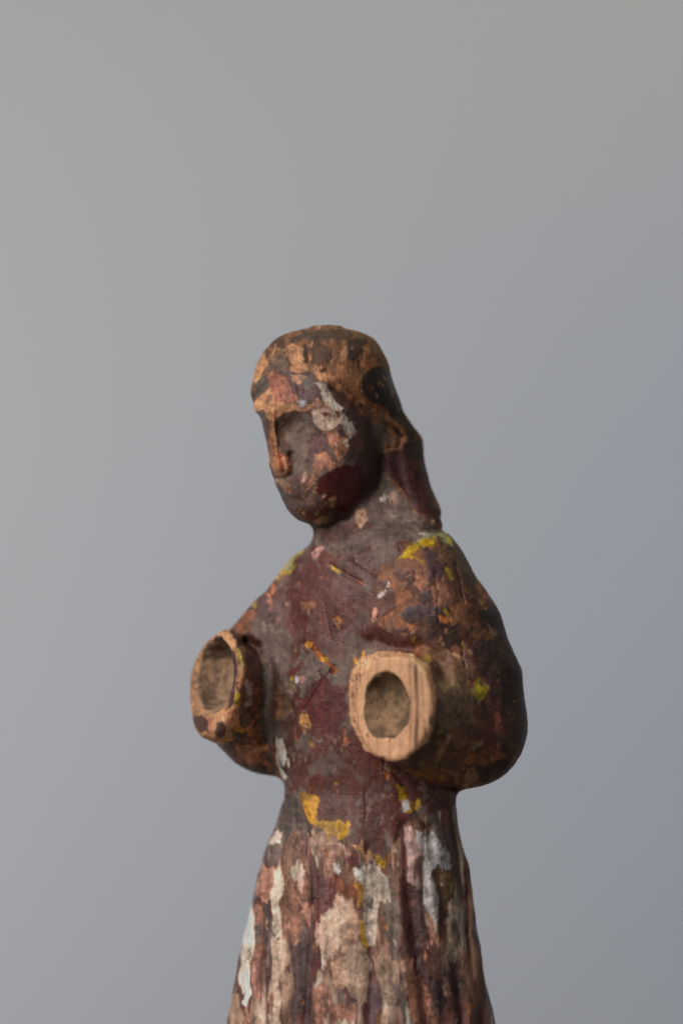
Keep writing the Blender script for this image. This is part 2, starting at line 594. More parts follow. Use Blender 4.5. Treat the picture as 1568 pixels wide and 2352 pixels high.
def paint():
    Z = np.zeros((RH, RW))
    full = Z + 1
    # ---- bodice: maroon under a film of dust
    lay(full, 'maroon', .8, .43)
    lay(nmask(fn(60, 70, oct=3), .3) * .5, 'clean', .8, .36)
    lay(nmask(fn(48, 60, oct=4), .35, 1.1) * .85, 'dust', None, .85)
    lay(nmask(fn(12, 16, oct=3), 1.0, .5) * .55, 'ldust', None, .85)
    # ---- skirt: streaks of many coats
    sk = ss(-6, 6, sd_poly([(400, 2600), (480, 2300), (590, 1960), (655, 1838), (700, 1870), (730, 1930), (790, 1950), (868, 1975), (905, 1960), (930, 1890), (1050, 1850), (1300, 2600)], WX, WY))
    sx = lambda a, b, t, wd=.5: nmask(fn(a, b, -.03, oct=3), t, wd) * sk
    lay(sk, (128, 92, 76), .3, .75)
    lay(sx(40, 190, .1, .8), 'ptan', .5)
    lay(sx(34, 170, .45, .5), 'pink', .6)
    lay(sx(34, 210, .4), 'maroon', .9, .45)
    lay(sx(30, 160, .9), 'brown', .4)
    lay(sx(24, 130, 1.35), 'salmon', .4)
    lay(sx(24, 120, .8, .7), 'dust', .5)
    lay(sx(24, 150, .95, .8), 'gwhite', .7)
    lay(sx(12, 90, 1.75), 'white', .7)
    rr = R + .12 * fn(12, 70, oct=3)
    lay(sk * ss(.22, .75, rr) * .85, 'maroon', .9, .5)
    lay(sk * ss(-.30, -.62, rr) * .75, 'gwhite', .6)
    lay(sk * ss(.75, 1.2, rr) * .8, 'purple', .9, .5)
    rs = ss(1030, 1085, gx - (gy - 1900) * .17) * sk  # skirt's right side, its shade put into the colour
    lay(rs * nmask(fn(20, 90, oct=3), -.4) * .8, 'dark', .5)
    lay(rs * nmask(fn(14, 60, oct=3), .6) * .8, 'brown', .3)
    # ---- near arm: worn brown, dark and orange blotches
    arm = ss(-14, 10, sd_poly([(905, 1340), (930, 1262), (1040, 1215), (1300, 1500), (1300, 1850), (1030, 1815), (900, 1760), (960, 1700), (1000, 1560), (960, 1500), (900, 1470), (885, 1410)], gx + (WX - gx) * 2.6 + warp2[1] * 2.5, gy + (WY - gy) * 2.2))
    lay(arm, (104, 66, 50), .5, .6)
    lay(arm * nmask(fn(54, 70, oct=3), .2, .5), 'dark', .6, .5)
    lay(arm * nmask(fn(44, 54, oct=3), .7, .6) * .8, (150, 96, 64), .3)
    lay(arm * nmask(fn(44, 60, oct=3), .6, .5), 'maroon', .8, .5)
    lay(arm * nmask(fn(16, 20, oct=3), 1.2), (142, 104, 76), .4)
    lay(arm * nmask(fn(12, 20, oct=3), 1.7), 'olive', .6)
    rt = ss(1085, 1160, gx - np.interp(gy, [1250, 1450, 1650, 1800], [-90, 0, 30, 20])) * arm  # shaded right edge of the arm, darkened in the colour
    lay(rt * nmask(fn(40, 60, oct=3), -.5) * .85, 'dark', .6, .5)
    # ---- far arm
    arm2 = ss(-6, 6, sd_poly([(400, 1400), (540, 1380), (610, 1320), (640, 1330), (610, 1400), (570, 1465), (600, 1500), (598, 1680), (640, 1780), (600, 1850), (400, 1850)], WX, WY))
    lay(arm2, (112, 76, 58), .3)
    lay(arm2 * nmask(fn(20, 26, oct=3), .5), 'orange', .1)
    lay(arm2 * nmask(fn(20, 26, oct=3), .5), 'dark', .6)
    # ---- hair
    hm = ss(-3, 3, sd_poly(HAIR, WX, WY))
    lay(hm, (128, 88, 60), .15, .68)
    lay(hm * nmask(fn(36, 44, oct=3), .5, .8) * .6, 'orange', .2)
    lay(hm * nmask(fn(36, 44, oct=3), .4, .8), (92, 64, 48), .4)
    lay(hm * nmask(fn(20, 26, oct=4), 1.0), 'dark', .6)
    lay(hm * nmask(fn(10, 40, .3, oct=3), 1.2), (170, 122, 90), .1)
    A = lambda L, *a, **k: pat(fa(L), *a, **{'rag': .55, **k})
    A([(130, 440), (160, 330), (225, 250), (245, 340), (190, 420), (150, 470)], (170, 122, 84), 0)
    A([(235, 345), (295, 250), (350, 260), (385, 375), (300, 392), (235, 400), (180, 440)], (112, 86, 72), .5)
    A([(335, 230), (400, 190), (470, 225), (485, 330), (560, 350), (640, 440), (700, 500), (640, 480), (520, 400), (400, 385), (370, 300)], (172, 122, 86), 0)
    A([(560, 370), (640, 400), (760, 470), (830, 580), (740, 520), (640, 470)], (176, 122, 88), 0)
    A([(490, 225), (600, 195), (670, 230), (660, 300), (590, 335), (500, 290)], (94, 64, 48), .5)
    A([(380, 160), (600, 100), (820, 120), (800, 170), (500, 175), (380, 200)], (84, 64, 52), .4)
    A([(770, 170), (850, 150), (885, 230), (850, 300), (865, 380), (800, 330), (780, 260)], 'black', .6)
    A([(870, 220), (920, 200), (965, 290), (985, 340), (900, 380), (860, 340), (890, 290)], (168, 108, 70), .0)
    A([(880, 390), (1000, 340), (1075, 400), (1110, 520), (1160, 650), (1060, 660), (960, 590), (880, 500)], 'black', .7, r=.45)
    A([(700, 330), (830, 300), (870, 400), (860, 500), (900, 560), (950, 620), (860, 590), (760, 500), (680, 430)], (150, 100, 66), 0)
    A([(865, 560), (930, 585), (1040, 640), (1055, 700), (960, 690), (900, 650)], (156, 104, 64), 0)
    A([(660, 535), (720, 520), (800, 600), (870, 690), (900, 760), (850, 790), (780, 680), (700, 600)], (84, 58, 50), .5)
    A([(1080, 560), (1160, 650), (1260, 800), (1200, 860), (1120, 760), (1050, 690)], (72, 50, 38), .5)
    A([(1045, 720), (1110, 725), (1165, 800), (1175, 880), (1130, 920), (1080, 850), (1050, 790)], (150, 100, 64), .1)
    A([(1085, 760), (1120, 770), (1140, 830), (1105, 840)], (90, 62, 48), .1)
    A([(905, 735), (1040, 755), (1065, 850), (1000, 900), (1030, 1010), (990, 980), (930, 830)], (118, 97, 86), .4, r=.85)
    A([(1010, 960), (1150, 880), (1260, 850), (1310, 1000), (1350, 1200), (1395, 1390), (1280, 1390), (1190, 1250), (1110, 1130), (1030, 1060)], (84, 44, 40), .8, r=.5)
    A([(1140, 880), (1260, 850), (1300, 980), (1180, 990)], (60, 40, 36), .8, r=.5)
    # ---- neck
    pat([(728, 1205), (800, 1195), (860, 1120), (878, 1060), (905, 1120), (940, 1170), (1010, 1212), (1000, 1225), (870, 1252), (780, 1275), (728, 1265)], 'dust', .4, soft=14, r=.88, op=.85)
    A([(1030, 1150), (1130, 1200), (1200, 1300), (1250, 1400), (1100, 1420), (1030, 1330)], 'ldust', .4, soft=14, r=.88, op=.7)
    A([(600, 1480), (760, 1420), (900, 1400), (960, 1450), (760, 1530), (620, 1560)], 'maroon', .7, soft=10, op=.7)
    A([(1000, 1240), (1020, 1238), (1030, 1205), (1040, 1232), (1065, 1230), (1044, 1250), (1040, 1275), (1020, 1258), (1005, 1270)], (214, 192, 186), .6, rag=.2, soft=2)
    A([(1070, 1230), (1100, 1200), (1122, 1260), (1105, 1305), (1078, 1270)], (176, 138, 122), .4)
    A([(845, 1325), (890, 1312), (908, 1400), (860, 1465), (828, 1420)], (182, 142, 116), .2)
    A([(1330, 1380), (1360, 1385), (1355, 1415), (1335, 1410)], 'ptan', .2)
    # ---- face
    fm = sd_poly([(560, 905), (640, 865), (720, 852), (790, 920), (850, 975), (880, 1060), (872, 1120), (800, 1185), (740, 1212), (600, 1212)], WX, WY)
    fm = ss(-3, 3, fm)
    lay(fm, (98, 70, 64), .7, .6)
    lay(fm * nmask(fn(30, 40, oct=3), .6) * .7, 'dust', .5)
    A([(290, 400), (420, 385), (530, 395), (570, 440), (600, 520), (590, 585), (500, 580), (430, 540), (380, 470)], (92, 68, 66), .8)
    A([(395, 415), (470, 398), (515, 425), (470, 470), (420, 455)], (168, 122, 94), .1)
    A([(480, 440), (540, 440), (560, 480), (500, 500)], (100, 88, 84), .6)
    A([(245, 430), (300, 398), (370, 430), (400, 510), (450, 585), (380, 615), (290, 605), (245, 520)], (150, 92, 72), .1)
    A([(140, 460), (240, 415), (252, 490), (205, 540), (145, 575)], (98, 84, 74), .6)
    A([(128, 610), (180, 545), (250, 510), (290, 580), (380, 605), (470, 600), (570, 600), (600, 640), (500, 640), (400, 650), (330, 695), (290, 765), (262, 720), (215, 650), (125, 650)], (176, 126, 90), .1, r=.6)
    A([(262, 690), (322, 680), (296, 780), (300, 890), (345, 955), (395, 975), (403, 1040), (365, 1085), (290, 1095), (262, 1050), (250, 900), (262, 800)], (168, 112, 76), 0)
    A([(305, 930), (330, 940), (350, 1050), (335, 1085), (308, 1020)], (160, 84, 60), 0, rag=.4)
    A([(350, 960), (395, 980), (392, 1040), (372, 1040)], (142, 82, 58), 0, rag=.4)
    A([(262, 820), (278, 830), (285, 960), (270, 990)], (160, 92, 62), 0, rag=.4)
    A([(320, 700), (380, 665), (480, 655), (540, 700), (560, 790), (610, 820), (610, 900), (560, 950), (480, 1030), (420, 1040), (390, 900), (330, 860)], (118, 98, 88), .5, r=.85, soft=8)
    A([(305, 720), (350, 665), (480, 645), (500, 690), (400, 715), (350, 790), (395, 900), (410, 1000), (385, 985), (330, 900), (300, 820)], (92, 66, 52), .3, soft=8)  # shading along the hollow's edge beside the nose, painted in
    A([(540, 800), (600, 810), (640, 900), (640, 940), (560, 940), (510, 1000), (470, 1000), (520, 900)], (100, 70, 70), .7)
    A([(560, 460), (640, 478), (672, 560), (725, 620), (725, 680), (650, 660), (600, 590), (610, 520)], (188, 172, 156), .7)
    A([(520, 655), (640, 630), (725, 660), (795, 720), (835, 800), (790, 850), (720, 750), (640, 795), (560, 765)], (190, 160, 142), .6)
    A([(640, 600), (720, 640), (775, 720), (740, 770), (690, 740), (640, 700), (600, 640)], (182, 154, 136), .6, rag=1.1)
    A([(540, 640), (600, 610), (660, 640), (600, 680)], (170, 134, 116), .5, rag=1.2)
    A([(700, 660), (760, 690), (825, 790), (800, 810), (740, 740)], (200, 180, 165), .7)
    A([(560, 570), (620, 600), (680, 640), (540, 640)], (150, 108, 92), .5)
    A([(690, 650), (715, 655), (718, 700), (695, 700)], (100, 46, 44), .8, rag=.5)
    A([(610, 790), (720, 770), (785, 880), (765, 940), (725, 1010), (685, 970), (650, 860)], (164, 110, 86), .2)
    A([(700, 740), (745, 750), (760, 820), (720, 830)], (92, 64, 62), .8)
    A([(545, 955), (630, 918), (668, 990), (745, 1015), (680, 1045), (600, 1075), (560, 1140), (480, 1200), (505, 1130), (540, 1060)], (168, 114, 88), .1)
    A([(438, 578), (490, 575), (505, 610), (460, 625)], (166, 160, 168), .7)
    A([(470, 1090), (495, 1060), (500, 1110), (470, 1140)], 'pink', .2)
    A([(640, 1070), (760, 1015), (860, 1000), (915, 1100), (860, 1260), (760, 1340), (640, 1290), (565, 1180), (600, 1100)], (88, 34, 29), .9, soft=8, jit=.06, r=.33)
    A([(800, 850), (850, 750), (940, 830), (1000, 980), (990, 1100), (900, 1230), (780, 1390), (700, 1410), (860, 1230), (900, 1060), (820, 960)], (86, 56, 45), .5, soft=14, op=.9)  # dark cheek side, part of its shade put into the brown
    A([(295, 1100), (370, 1088), (405, 1160), (385, 1210), (320, 1160)], (152, 118, 94), .2)
    A([(390, 1180), (480, 1190), (560, 1210), (560, 1290), (430, 1270)], (112, 82, 70), .5)
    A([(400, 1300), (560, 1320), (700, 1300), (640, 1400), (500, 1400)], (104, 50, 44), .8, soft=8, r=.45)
    A([(540, 1400), (600, 1380), (665, 1365), (655, 1410), (560, 1425)], (184, 148, 108), .1, rag=.4)
    flecks(fa([(320, 1120), (560, 1150), (700, 1270), (680, 1390), (520, 1400), (400, 1280)]), 22, [(168, 118, 84), (150, 100, 70), (176, 150, 130), (120, 96, 86)], 4.5, seed=4)
    flecks(fa([(640, 480), (830, 800), (720, 960), (600, 760)]), 14, [(120, 60, 54), (200, 176, 160), (150, 110, 84)], 4, seed=5)
    # ---- bodice details
    Bq = lambda L, *a, **k: pat(fb(L), *a, **k)
    Bq([(600, 620), (760, 560), (860, 700), (880, 900), (860, 1100), (760, 1200), (700, 1420), (740, 1560), (640, 1560), (600, 1300), (640, 1000)], 'dust', .4, soft=30, r=.88, op=.8)
    Bq([(650, 1400), (730, 1420), (760, 1600), (760, 1800), (840, 2000), (780, 2000), (700, 1700), (640, 1560)], 'dust', .4, soft=14, r=.88, op=.8)
    Bq([(640, 520), (880, 560), (870, 760), (700, 700), (600, 640)], (104, 76, 70), .6, soft=16, op=.7)
    Bq([(880, 270), (1160, 250), (1330, 360), (1350, 560), (1300, 900), (1190, 1000), (1100, 900), (930, 880), (880, 660), (820, 420)], (100, 56, 52), .9, soft=26, r=.36, op=.6)
    Bq([(1080, 1080), (1180, 1120), (1300, 1180), (1300, 1400), (1220, 1560), (1120, 1560), (1000, 1400), (940, 1290)], (94, 48, 48), .95, soft=8, jit=.07, r=.34, op=.9)
    Bq([(1100, 1020), (1180, 1080), (1240, 1120), (1320, 1090), (1320, 1180), (1190, 1180), (1100, 1090)], (122, 108, 100), .5, soft=6, r=.85, op=.8)
    Bq([(910, 1000), (970, 900), (1040, 900), (1090, 1000), (1090, 1060), (1010, 1200), (950, 1280), (930, 1200), (1000, 1060), (960, 980)], (120, 104, 96), .5, soft=5, r=.85, op=.8)
    Bq([(850, 1060), (930, 1020), (930, 1100), (880, 1130), (850, 1110)], (100, 44, 40), .9)
    Bq([(740, 1250), (860, 1270), (880, 1370), (840, 1400), (800, 1450), (750, 1420), (730, 1330)], (166, 124, 92), .1)
    Bq([(800, 1150), (900, 1140), (910, 1210), (840, 1260), (760, 1250), (740, 1210)], (150, 120, 102), .3)
    Bq([(745, 1580), (800, 1570), (830, 1640), (840, 1720), (825, 1790), (825, 1870), (805, 1890), (770, 1790), (740, 1690)], (228, 214, 200), .8, rag=.6)
    Bq([(725, 1590), (745, 1580), (760, 1760), (810, 1900), (790, 1890), (735, 1720)], (150, 92, 62), .1, rag=.3, soft=2)
    Bq([(835, 1720), (862, 1740), (868, 1800), (850, 1790)], (206, 188, 170), .7, rag=.3)
    Bq([(905, 1100), (925, 1100), (935, 1140), (912, 1150)], (214, 196, 196), .7, rag=.3, soft=2)
    Bq([(930, 1100), (970, 1090), (985, 1130), (950, 1160)], (184, 128, 118), .5, rag=.3, soft=2)
    Bq([(870, 1100), (893, 1095), (892, 1135), (873, 1135)], 'bright', .5, rag=.3, soft=2)
    for L, c in [([(970, 850), (1000, 825), (1045, 830), (1030, 875), (990, 885)], (186, 124, 50)),
                 ([(1040, 870), (1060, 860), (1100, 930), (1150, 960), (1170, 1010), (1220, 1060), (1210, 1095), (1170, 1070), (1130, 1000), (1080, 980)], (170, 96, 54)),
                 ([(1100, 955), (1150, 960), (1145, 985), (1110, 985)], (190, 146, 50)),
                 ([(1160, 1060), (1200, 1050), (1200, 1100), (1170, 1090)], (110, 52, 40)),
                 ([(1160, 252), (1200, 265), (1255, 300), (1240, 315), (1190, 290)], (176, 136, 56)),
                 ([(1255, 305), (1290, 325), (1335, 362), (1325, 372), (1270, 335)], (60, 40, 36)),
                 ([(1370, 365), (1420, 370), (1435, 405), (1400, 395)], (176, 108, 78)),
                 ([(1190, 655), (1230, 640), (1262, 660), (1245, 725), (1205, 690)], (172, 110, 52)),
                 ([(940, 530), (1050, 520), (1065, 570), (1020, 600), (1010, 640), (990, 590), (950, 590)], (128, 82, 60)),
                 ([(930, 1390), (985, 1375), (1010, 1440), (1020, 1500), (960, 1490), (935, 1450)], (160, 112, 66)),
                 ([(885, 1540), (905, 1480), (930, 1540), (930, 1610), (900, 1580)], (150, 92, 74)),
                 ([(990, 1600), (1025, 1585), (1040, 1630), (1010, 1640)], (170, 116, 60)),
                 ([(950, 1500), (970, 1500), (970, 1530), (952, 1530)], (190, 150, 90)),
                 ([(1275, 1490), (1290, 1490), (1290, 1550), (1325, 1600), (1300, 1635), (1245, 1625), (1260, 1570)], (160, 94, 70)),
                 ([(1345, 960), (1380, 980), (1430, 890), (1440, 920), (1425, 990), (1350, 1025)], (190, 130, 60)),
                 ([(1480, 660), (1500, 575), (1530, 570), (1520, 660), (1495, 690)], (176, 120, 100)),
                 ([(1000, 1940), (1018, 1935), (1018, 1965), (1002, 1965)], (150, 84, 40)),
                 ([(1195, 1905), (1235, 1900), (1235, 1930), (1200, 1930)], (140, 86, 36)),
                 ([(715, 400), (745, 395), (752, 440), (735, 480), (715, 450)], (178, 108, 74)),
                 ([(680, 480), (710, 480), (720, 560), (700, 620), (660, 655), (670, 600), (690, 560)], (160, 104, 84))]:
        Bq(L, c, .15, rag=.35, soft=2.2, jit=.2)
    # shoulder of the far arm, collar paint
    Bq([(730, 370), (790, 270), (900, 140), (975, 90), (975, 125), (910, 200), (880, 260), (920, 255), (905, 280), (850, 320), (800, 335)], (172, 140, 52), .7, rag=.5)
    Bq([(800, 280), (850, 225), (890, 190), (870, 270), (830, 300)], (140, 132, 96), .7, rag=.5)
    Bq([(1030, 170), (1060, 110), (1110, 95), (1115, 140), (1080, 185), (1040, 200)], (190, 140, 132), .4, rag=.5)
    Bq([(550, 560), (600, 500), (610, 545), (580, 590)], (150, 126, 62), .6, rag=.5)
    Bq([(400, 740), (520, 620), (600, 590), (600, 680), (560, 780), (480, 800)], (148, 94, 68), .1)
    Bq([(560, 490), (680, 440), (700, 700), (600, 660)], (90, 66, 64), .8, soft=6)
    # far stump: rim and side
    Bq([(60, 1500), (60, 1000), (150, 850), (300, 760), (400, 740), (480, 1000), (480, 1350), (420, 1560), (300, 1640), (160, 1560)], (176, 128, 92), 0)
    Bq([(400, 890), (440, 930), (462, 1100), (440, 1300), (390, 1350), (410, 1200), (405, 1050)], (92, 62, 60), .8, rag=.4)
    Bq([(110, 1390), (170, 1380), (240, 1440), (235, 1540), (160, 1510), (120, 1450)], (92, 60, 54), .8, rag=.6)
    Bq([(285, 1450), (350, 1430), (375, 1500), (340, 1570), (290, 1560)], (88, 58, 54), .8, rag=.6)
    Bq([(240, 1430), (270, 1430), (275, 1560), (240, 1540)], (184, 124, 96), 0, rag=.4)
    Bq([(370, 1360), (440, 1350), (420, 1480), (370, 1500)], (170, 112, 84), .1, rag=.4)
    for L, c in [([(440, 880), (470, 890), (500, 1010), (490, 1040), (450, 960)], (150, 128, 40)),
                 ([(455, 1230), (495, 1240), (490, 1320), (460, 1330)], (160, 136, 30)),
                 ([(440, 1500), (520, 1510), (500, 1540), (440, 1530)], (166, 120, 34)),
                 ([(300, 1590), (420, 1560), (430, 1590), (320, 1615)], (176, 118, 48)),
                 ([(520, 1120), (570, 1150), (570, 1320), (530, 1340)], (164, 142, 136)),
                 ([(480, 1340), (560, 1350), (560, 1480), (490, 1500)], (110, 88, 66)),
                 ([(460, 860), (560, 840), (600, 940), (540, 1020), (490, 980)], (92, 58, 46)),
                 ([(430, 1640), (640, 1620), (650, 1750), (540, 1760), (470, 1700)], (150, 96, 68)),
                 ([(340, 1640), (430, 1650), (480, 1720), (560, 1770), (700, 1840), (560, 1830), (440, 1740)], (104, 78, 68))]:
        Bq(L, c, .3, rag=.6, jit=.2)
    # ---- shoulder and near arm
    Cq = lambda L, *a, **k: pat(fc(L), *a, **{'rag': .8, **k})
    Cq([(510, 290), (580, 200), (700, 130), (770, 120), (765, 200), (650, 215), (600, 260), (650, 300), (690, 320), (640, 330), (570, 280)], (178, 140, 20), .8, rag=.6)
    Cq([(600, 170), (700, 105), (760, 100), (760, 130), (680, 150)], (150, 144, 120), .8, rag=.5)
    Cq([(770, 100), (850, 95), (900, 150), (905, 195), (860, 180), (820, 150), (770, 160)], (132, 138, 92), .7, rag=.6)
    Cq([(850, 130), (880, 135), (900, 185), (870, 180)], (176, 158, 24), .8, rag=.4)
    Cq([(650, 95), (710, 92), (700, 115), (655, 115)], (176, 156, 150), .8, rag=.4)
    Cq([(780, 120), (830, 130), (825, 180), (785, 170)], (84, 50, 44), .8, rag=.5)
    Cq([(670, 210), (760, 220), (840, 340), (810, 450), (740, 440), (700, 300)], (78, 52, 56), .8)
    Cq([(580, 280), (680, 330), (720, 420), (680, 500), (620, 470), (600, 380), (540, 370)], (140, 88, 66), .2)
    Cq([(640, 400), (720, 400), (720, 470), (670, 520), (620, 470)], (160, 104, 78), .2)
    Cq([(440, 440), (520, 420), (560, 520), (640, 570), (690, 600), (640, 620), (540, 640), (500, 700), (580, 760), (560, 800), (440, 760), (370, 770), (420, 690), (490, 640)], (144, 90, 62), .2)
    Cq([(540, 640), (680, 600), (790, 620), (800, 700), (700, 740), (580, 730), (540, 690)], (92, 70, 72), .8, soft=8)
    Cq([(650, 520), (740, 500), (740, 580), (690, 600)], (98, 78, 78), .8)
    Cq([(740, 470), (840, 470), (880, 560), (840, 620), (760, 610)], (150, 98, 76), .2)
    Cq([(800, 700), (860, 690), (920, 740), (880, 750), (800, 750)], (172, 104, 60), .1)
    Cq([(820, 650), (850, 640), (870, 680), (845, 700)], (166, 130, 30), .5, rag=.4)
    Cq([(840, 340), (880, 360), (895, 440), (870, 440)], (150, 124, 44), .5, rag=.4)
    Cq([(1085, 580), (1110, 580), (1110, 620), (1090, 625)], (158, 134, 60), .5, rag=.4)
    Cq([(880, 640), (980, 560), (1060, 620), (1100, 720), (1080, 830), (1000, 770), (900, 720)], (136, 88, 58), .2)
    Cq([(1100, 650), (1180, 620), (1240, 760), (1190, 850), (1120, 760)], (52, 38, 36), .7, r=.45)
    Cq([(1140, 740), (1200, 780), (1220, 860), (1170, 840)], (130, 100, 70), .4)
    Cq([(360, 560), (380, 530), (410, 525), (400, 560), (370, 580)], (214, 194, 180), .7, rag=.3, soft=2)
    Cq([(415, 495), (435, 450), (450, 460), (445, 495)], (200, 168, 150), .6, rag=.3, soft=2)
    Cq([(400, 520), (415, 505), (418, 520)], (200, 168, 150), .6, rag=.3, soft=2)
    Cq([(315, 740), (325, 650), (350, 630), (355, 680), (335, 740)], (180, 128, 108), .3, rag=.3, soft=2)
    Cq([(1050, 1160), (1090, 1140), (1150, 1200), (1145, 1270), (1085, 1330), (1065, 1280), (1040, 1240)], (156, 138, 30), .6, rag=.5)
    Cq([(1110, 1000), (1140, 1010), (1145, 1090), (1125, 1090)], (140, 112, 26), .5, rag=.4)
    Cq([(1090, 1320), (1150, 1300), (1160, 1370), (1110, 1390)], (76, 40, 32), .8)
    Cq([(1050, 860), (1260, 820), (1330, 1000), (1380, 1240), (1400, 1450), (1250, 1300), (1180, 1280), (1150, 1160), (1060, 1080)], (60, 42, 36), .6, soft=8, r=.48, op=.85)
    Cq([(760, 940), (900, 940), (1040, 1020), (1060, 1100), (960, 1160), (840, 1120), (770, 1060)], (120, 86, 66), .3, soft=8)
    Cq([(770, 1130), (940, 1120), (1050, 1200), (1040, 1420), (900, 1520), (790, 1500)], (134, 104, 80), .3, soft=12)  # lit side of the forearm, light put into a paler brown
    Cq([(860, 1540), (1000, 1440), (1120, 1480), (1060, 1600), (920, 1660)], (122, 84, 62), .3, soft=10, op=.8)
    Cq([(850, 940), (900, 930), (990, 1000), (960, 1030)], (168, 122, 94), .2)
    Cq([(1170, 1370), (1230, 1370), (1220, 1490), (1160, 1510), (1190, 1440)], (150, 84, 66), .3)
    Cq([(780, 1700), (860, 1560), (890, 1530), (860, 1620), (800, 1740)], (160, 124, 92), .3, rag=.5)
    Cq([(1030, 1650), (1100, 1590), (1130, 1560), (1110, 1620), (1060, 1680)], (172, 132, 104), .3, rag=.5)
    Cq([(1000, 1700), (1140, 1640), (1280, 1700), (1200, 1760), (1080, 1760), (960, 1760)], (144, 86, 58), .2)
    Cq([(700, 1520), (780, 1440), (860, 1520), (780, 1680), (640, 1760), (560, 1730)], (80, 54, 42), .4, soft=8)
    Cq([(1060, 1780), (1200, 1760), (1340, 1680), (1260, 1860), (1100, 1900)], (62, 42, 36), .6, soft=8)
    Cq([(540, 1800), (700, 1780), (860, 1850), (880, 1890), (700, 1880), (600, 1850)], (156, 106, 58), .2, soft=5)
    Cq([(660, 910), (720, 900), (800, 960), (820, 1010), (790, 1020), (740, 950), (680, 930)], (150, 110, 88), .2, rag=.5)
    Cq([(420, 1790), (440, 1780), (445, 1810), (425, 1815)], (206, 170, 110), .4, rag=.3)
    Cq([(415, 1820), (440, 1820), (440, 1870), (415, 1865)], (160, 92, 40), .2, rag=.3)
    # near stump: clean end grain and dusty sockets are parts with their own finish
    Cq([(150, 1150), (230, 1000), (420, 940), (600, 970), (720, 1040), (770, 1200), (770, 1450), (720, 1600), (560, 1720), (420, 1740), (260, 1660), (160, 1450)], (198, 148, 110), .4, rag=.2)
    # ---- waist and skirt
    Dq = lambda L, *a, **k: pat(fd(L), *a, **{'rag': .75, **k})
    Dq([(470, 145), (560, 150), (560, 280), (600, 290), (540, 310), (500, 230)], (190, 134, 44), .6, rag=.6)
    Dq([(530, 290), (620, 270), (700, 270), (725, 310), (700, 365), (620, 360), (560, 320)], (186, 138, 46), .6, rag=.6)
    Dq([(560, 160), (600, 150), (700, 250), (720, 290), (600, 270), (562, 262)], 'maroon', .9, soft=4, r=.5)
    Dq([(945, 90), (990, 120), (1010, 180), (1040, 230), (1020, 240), (980, 180)], (184, 140, 20), .6, rag=.5)
    Dq([(1045, 180), (1070, 180), (1065, 220), (1040, 225)], (190, 146, 30), .6, rag=.4)
    Dq([(990, 180), (1010, 180), (1020, 220), (1000, 240)], (210, 200, 200), .6, rag=.4)
    Dq([(845, 465), (920, 455), (900, 500), (860, 520)], (190, 140, 24), .6, rag=.5)
    Dq([(735, 375), (780, 390), (830, 450), (850, 510), (820, 500), (770, 430), (740, 420)], (190, 138, 100), .3, rag=.6)
    Dq([(520, 340), (600, 350), (690, 380), (710, 450), (640, 480), (560, 480), (525, 420)], (166, 134, 118), .4)
    Dq([(560, 420), (640, 380), (700, 400), (700, 460), (620, 500)], (178, 130, 112), .4)
    Dq([(700, 480), (730, 420), (740, 390), (770, 470), (770, 500), (720, 510)], (98, 48, 44), .9, rag=.5)
    Dq([(640, 490), (680, 480), (685, 530), (655, 530)], (224, 208, 200), .7, rag=.5)
    Dq([(740, 510), (800, 490), (830, 560), (800, 610), (770, 590), (755, 540)], (208, 200, 188), .7)
    Dq([(800, 520), (880, 530), (930, 620), (920, 660), (860, 640), (800, 680), (800, 620)], (176, 154, 138), .6)
    Dq([(560, 540), (640, 560), (650, 640), (620, 740), (580, 770), (548, 860), (545, 700)], (102, 48, 42), .9, r=.5)
    Dq([(650, 540), (740, 560), (760, 640), (740, 690), (680, 640), (650, 620)], (120, 66, 46), .5)
    Dq([(740, 580), (780, 600), (800, 650), (790, 700), (760, 700), (765, 650)], (188, 128, 44), .5, rag=.6)
    Dq([(775, 770), (810, 780), (820, 850), (810, 900), (780, 880)], (196, 146, 30), .6, rag=.5)
    Dq([(640, 640), (730, 680), (760, 720), (780, 860), (700, 880), (650, 820)], (178, 140, 116), .4)
    Dq([(560, 800), (640, 730), (660, 850), (620, 980), (580, 940), (550, 880)], (190, 142, 122), .5)
    Dq([(880, 680), (980, 680), (1000, 780), (960, 880), (900, 900), (880, 780)], (112, 96, 84), .5)
    Dq([(990, 300), (1030, 300), (1070, 370), (1080, 450), (1040, 450), (1030, 540), (1060, 590), (1030, 600), (990, 560), (1010, 440)], (178, 142, 134), .6)
    Dq([(1060, 330), (1130, 330), (1210, 430), (1220, 530), (1170, 500), (1130, 560), (1160, 640), (1170, 780), (1150, 820), (1100, 700), (1090, 560), (1080, 440)], (186, 176, 172), .7)
    Dq([(1120, 380), (1200, 420), (1210, 510), (1150, 470)], (172, 166, 168), .7)
    Dq([(1060, 440), (1090, 470), (1085, 620), (1055, 560), (1050, 480)], (92, 54, 52), .9)
    Dq([(1000, 600), (1090, 640), (1100, 760), (1150, 900), (1120, 980), (1040, 960), (960, 960), (980, 800), (1020, 740)], (92, 60, 54), .8)
    Dq([(1150, 520), (1230, 520), (1250, 660), (1190, 720), (1150, 620)], (110, 84, 56), .4)
    Dq([(1100, 820), (1150, 820), (1180, 880), (1130, 880)], (176, 120, 96), .4)
    Dq([(380, 190), (440, 140), (500, 240), (540, 330), (500, 380), (440, 260), (420, 380), (360, 370), (360, 270)], (96, 80, 74), .6, r=.7)
    Dq([(320, 390), (355, 310), (375, 340), (380, 400), (320, 420)], (212, 184, 170), .7)
    Dq([(430, 340), (480, 320), (500, 400), (460, 500), (400, 520), (400, 430)], (134, 100, 84), .4)
    Dq([(270, 520), (340, 500), (380, 480), (370, 600), (340, 660), (280, 680), (240, 640)], (168, 118, 100), .3)
    Dq([(350, 540), (375, 500), (370, 620), (345, 660)], (178, 98, 78), .3, rag=.6)
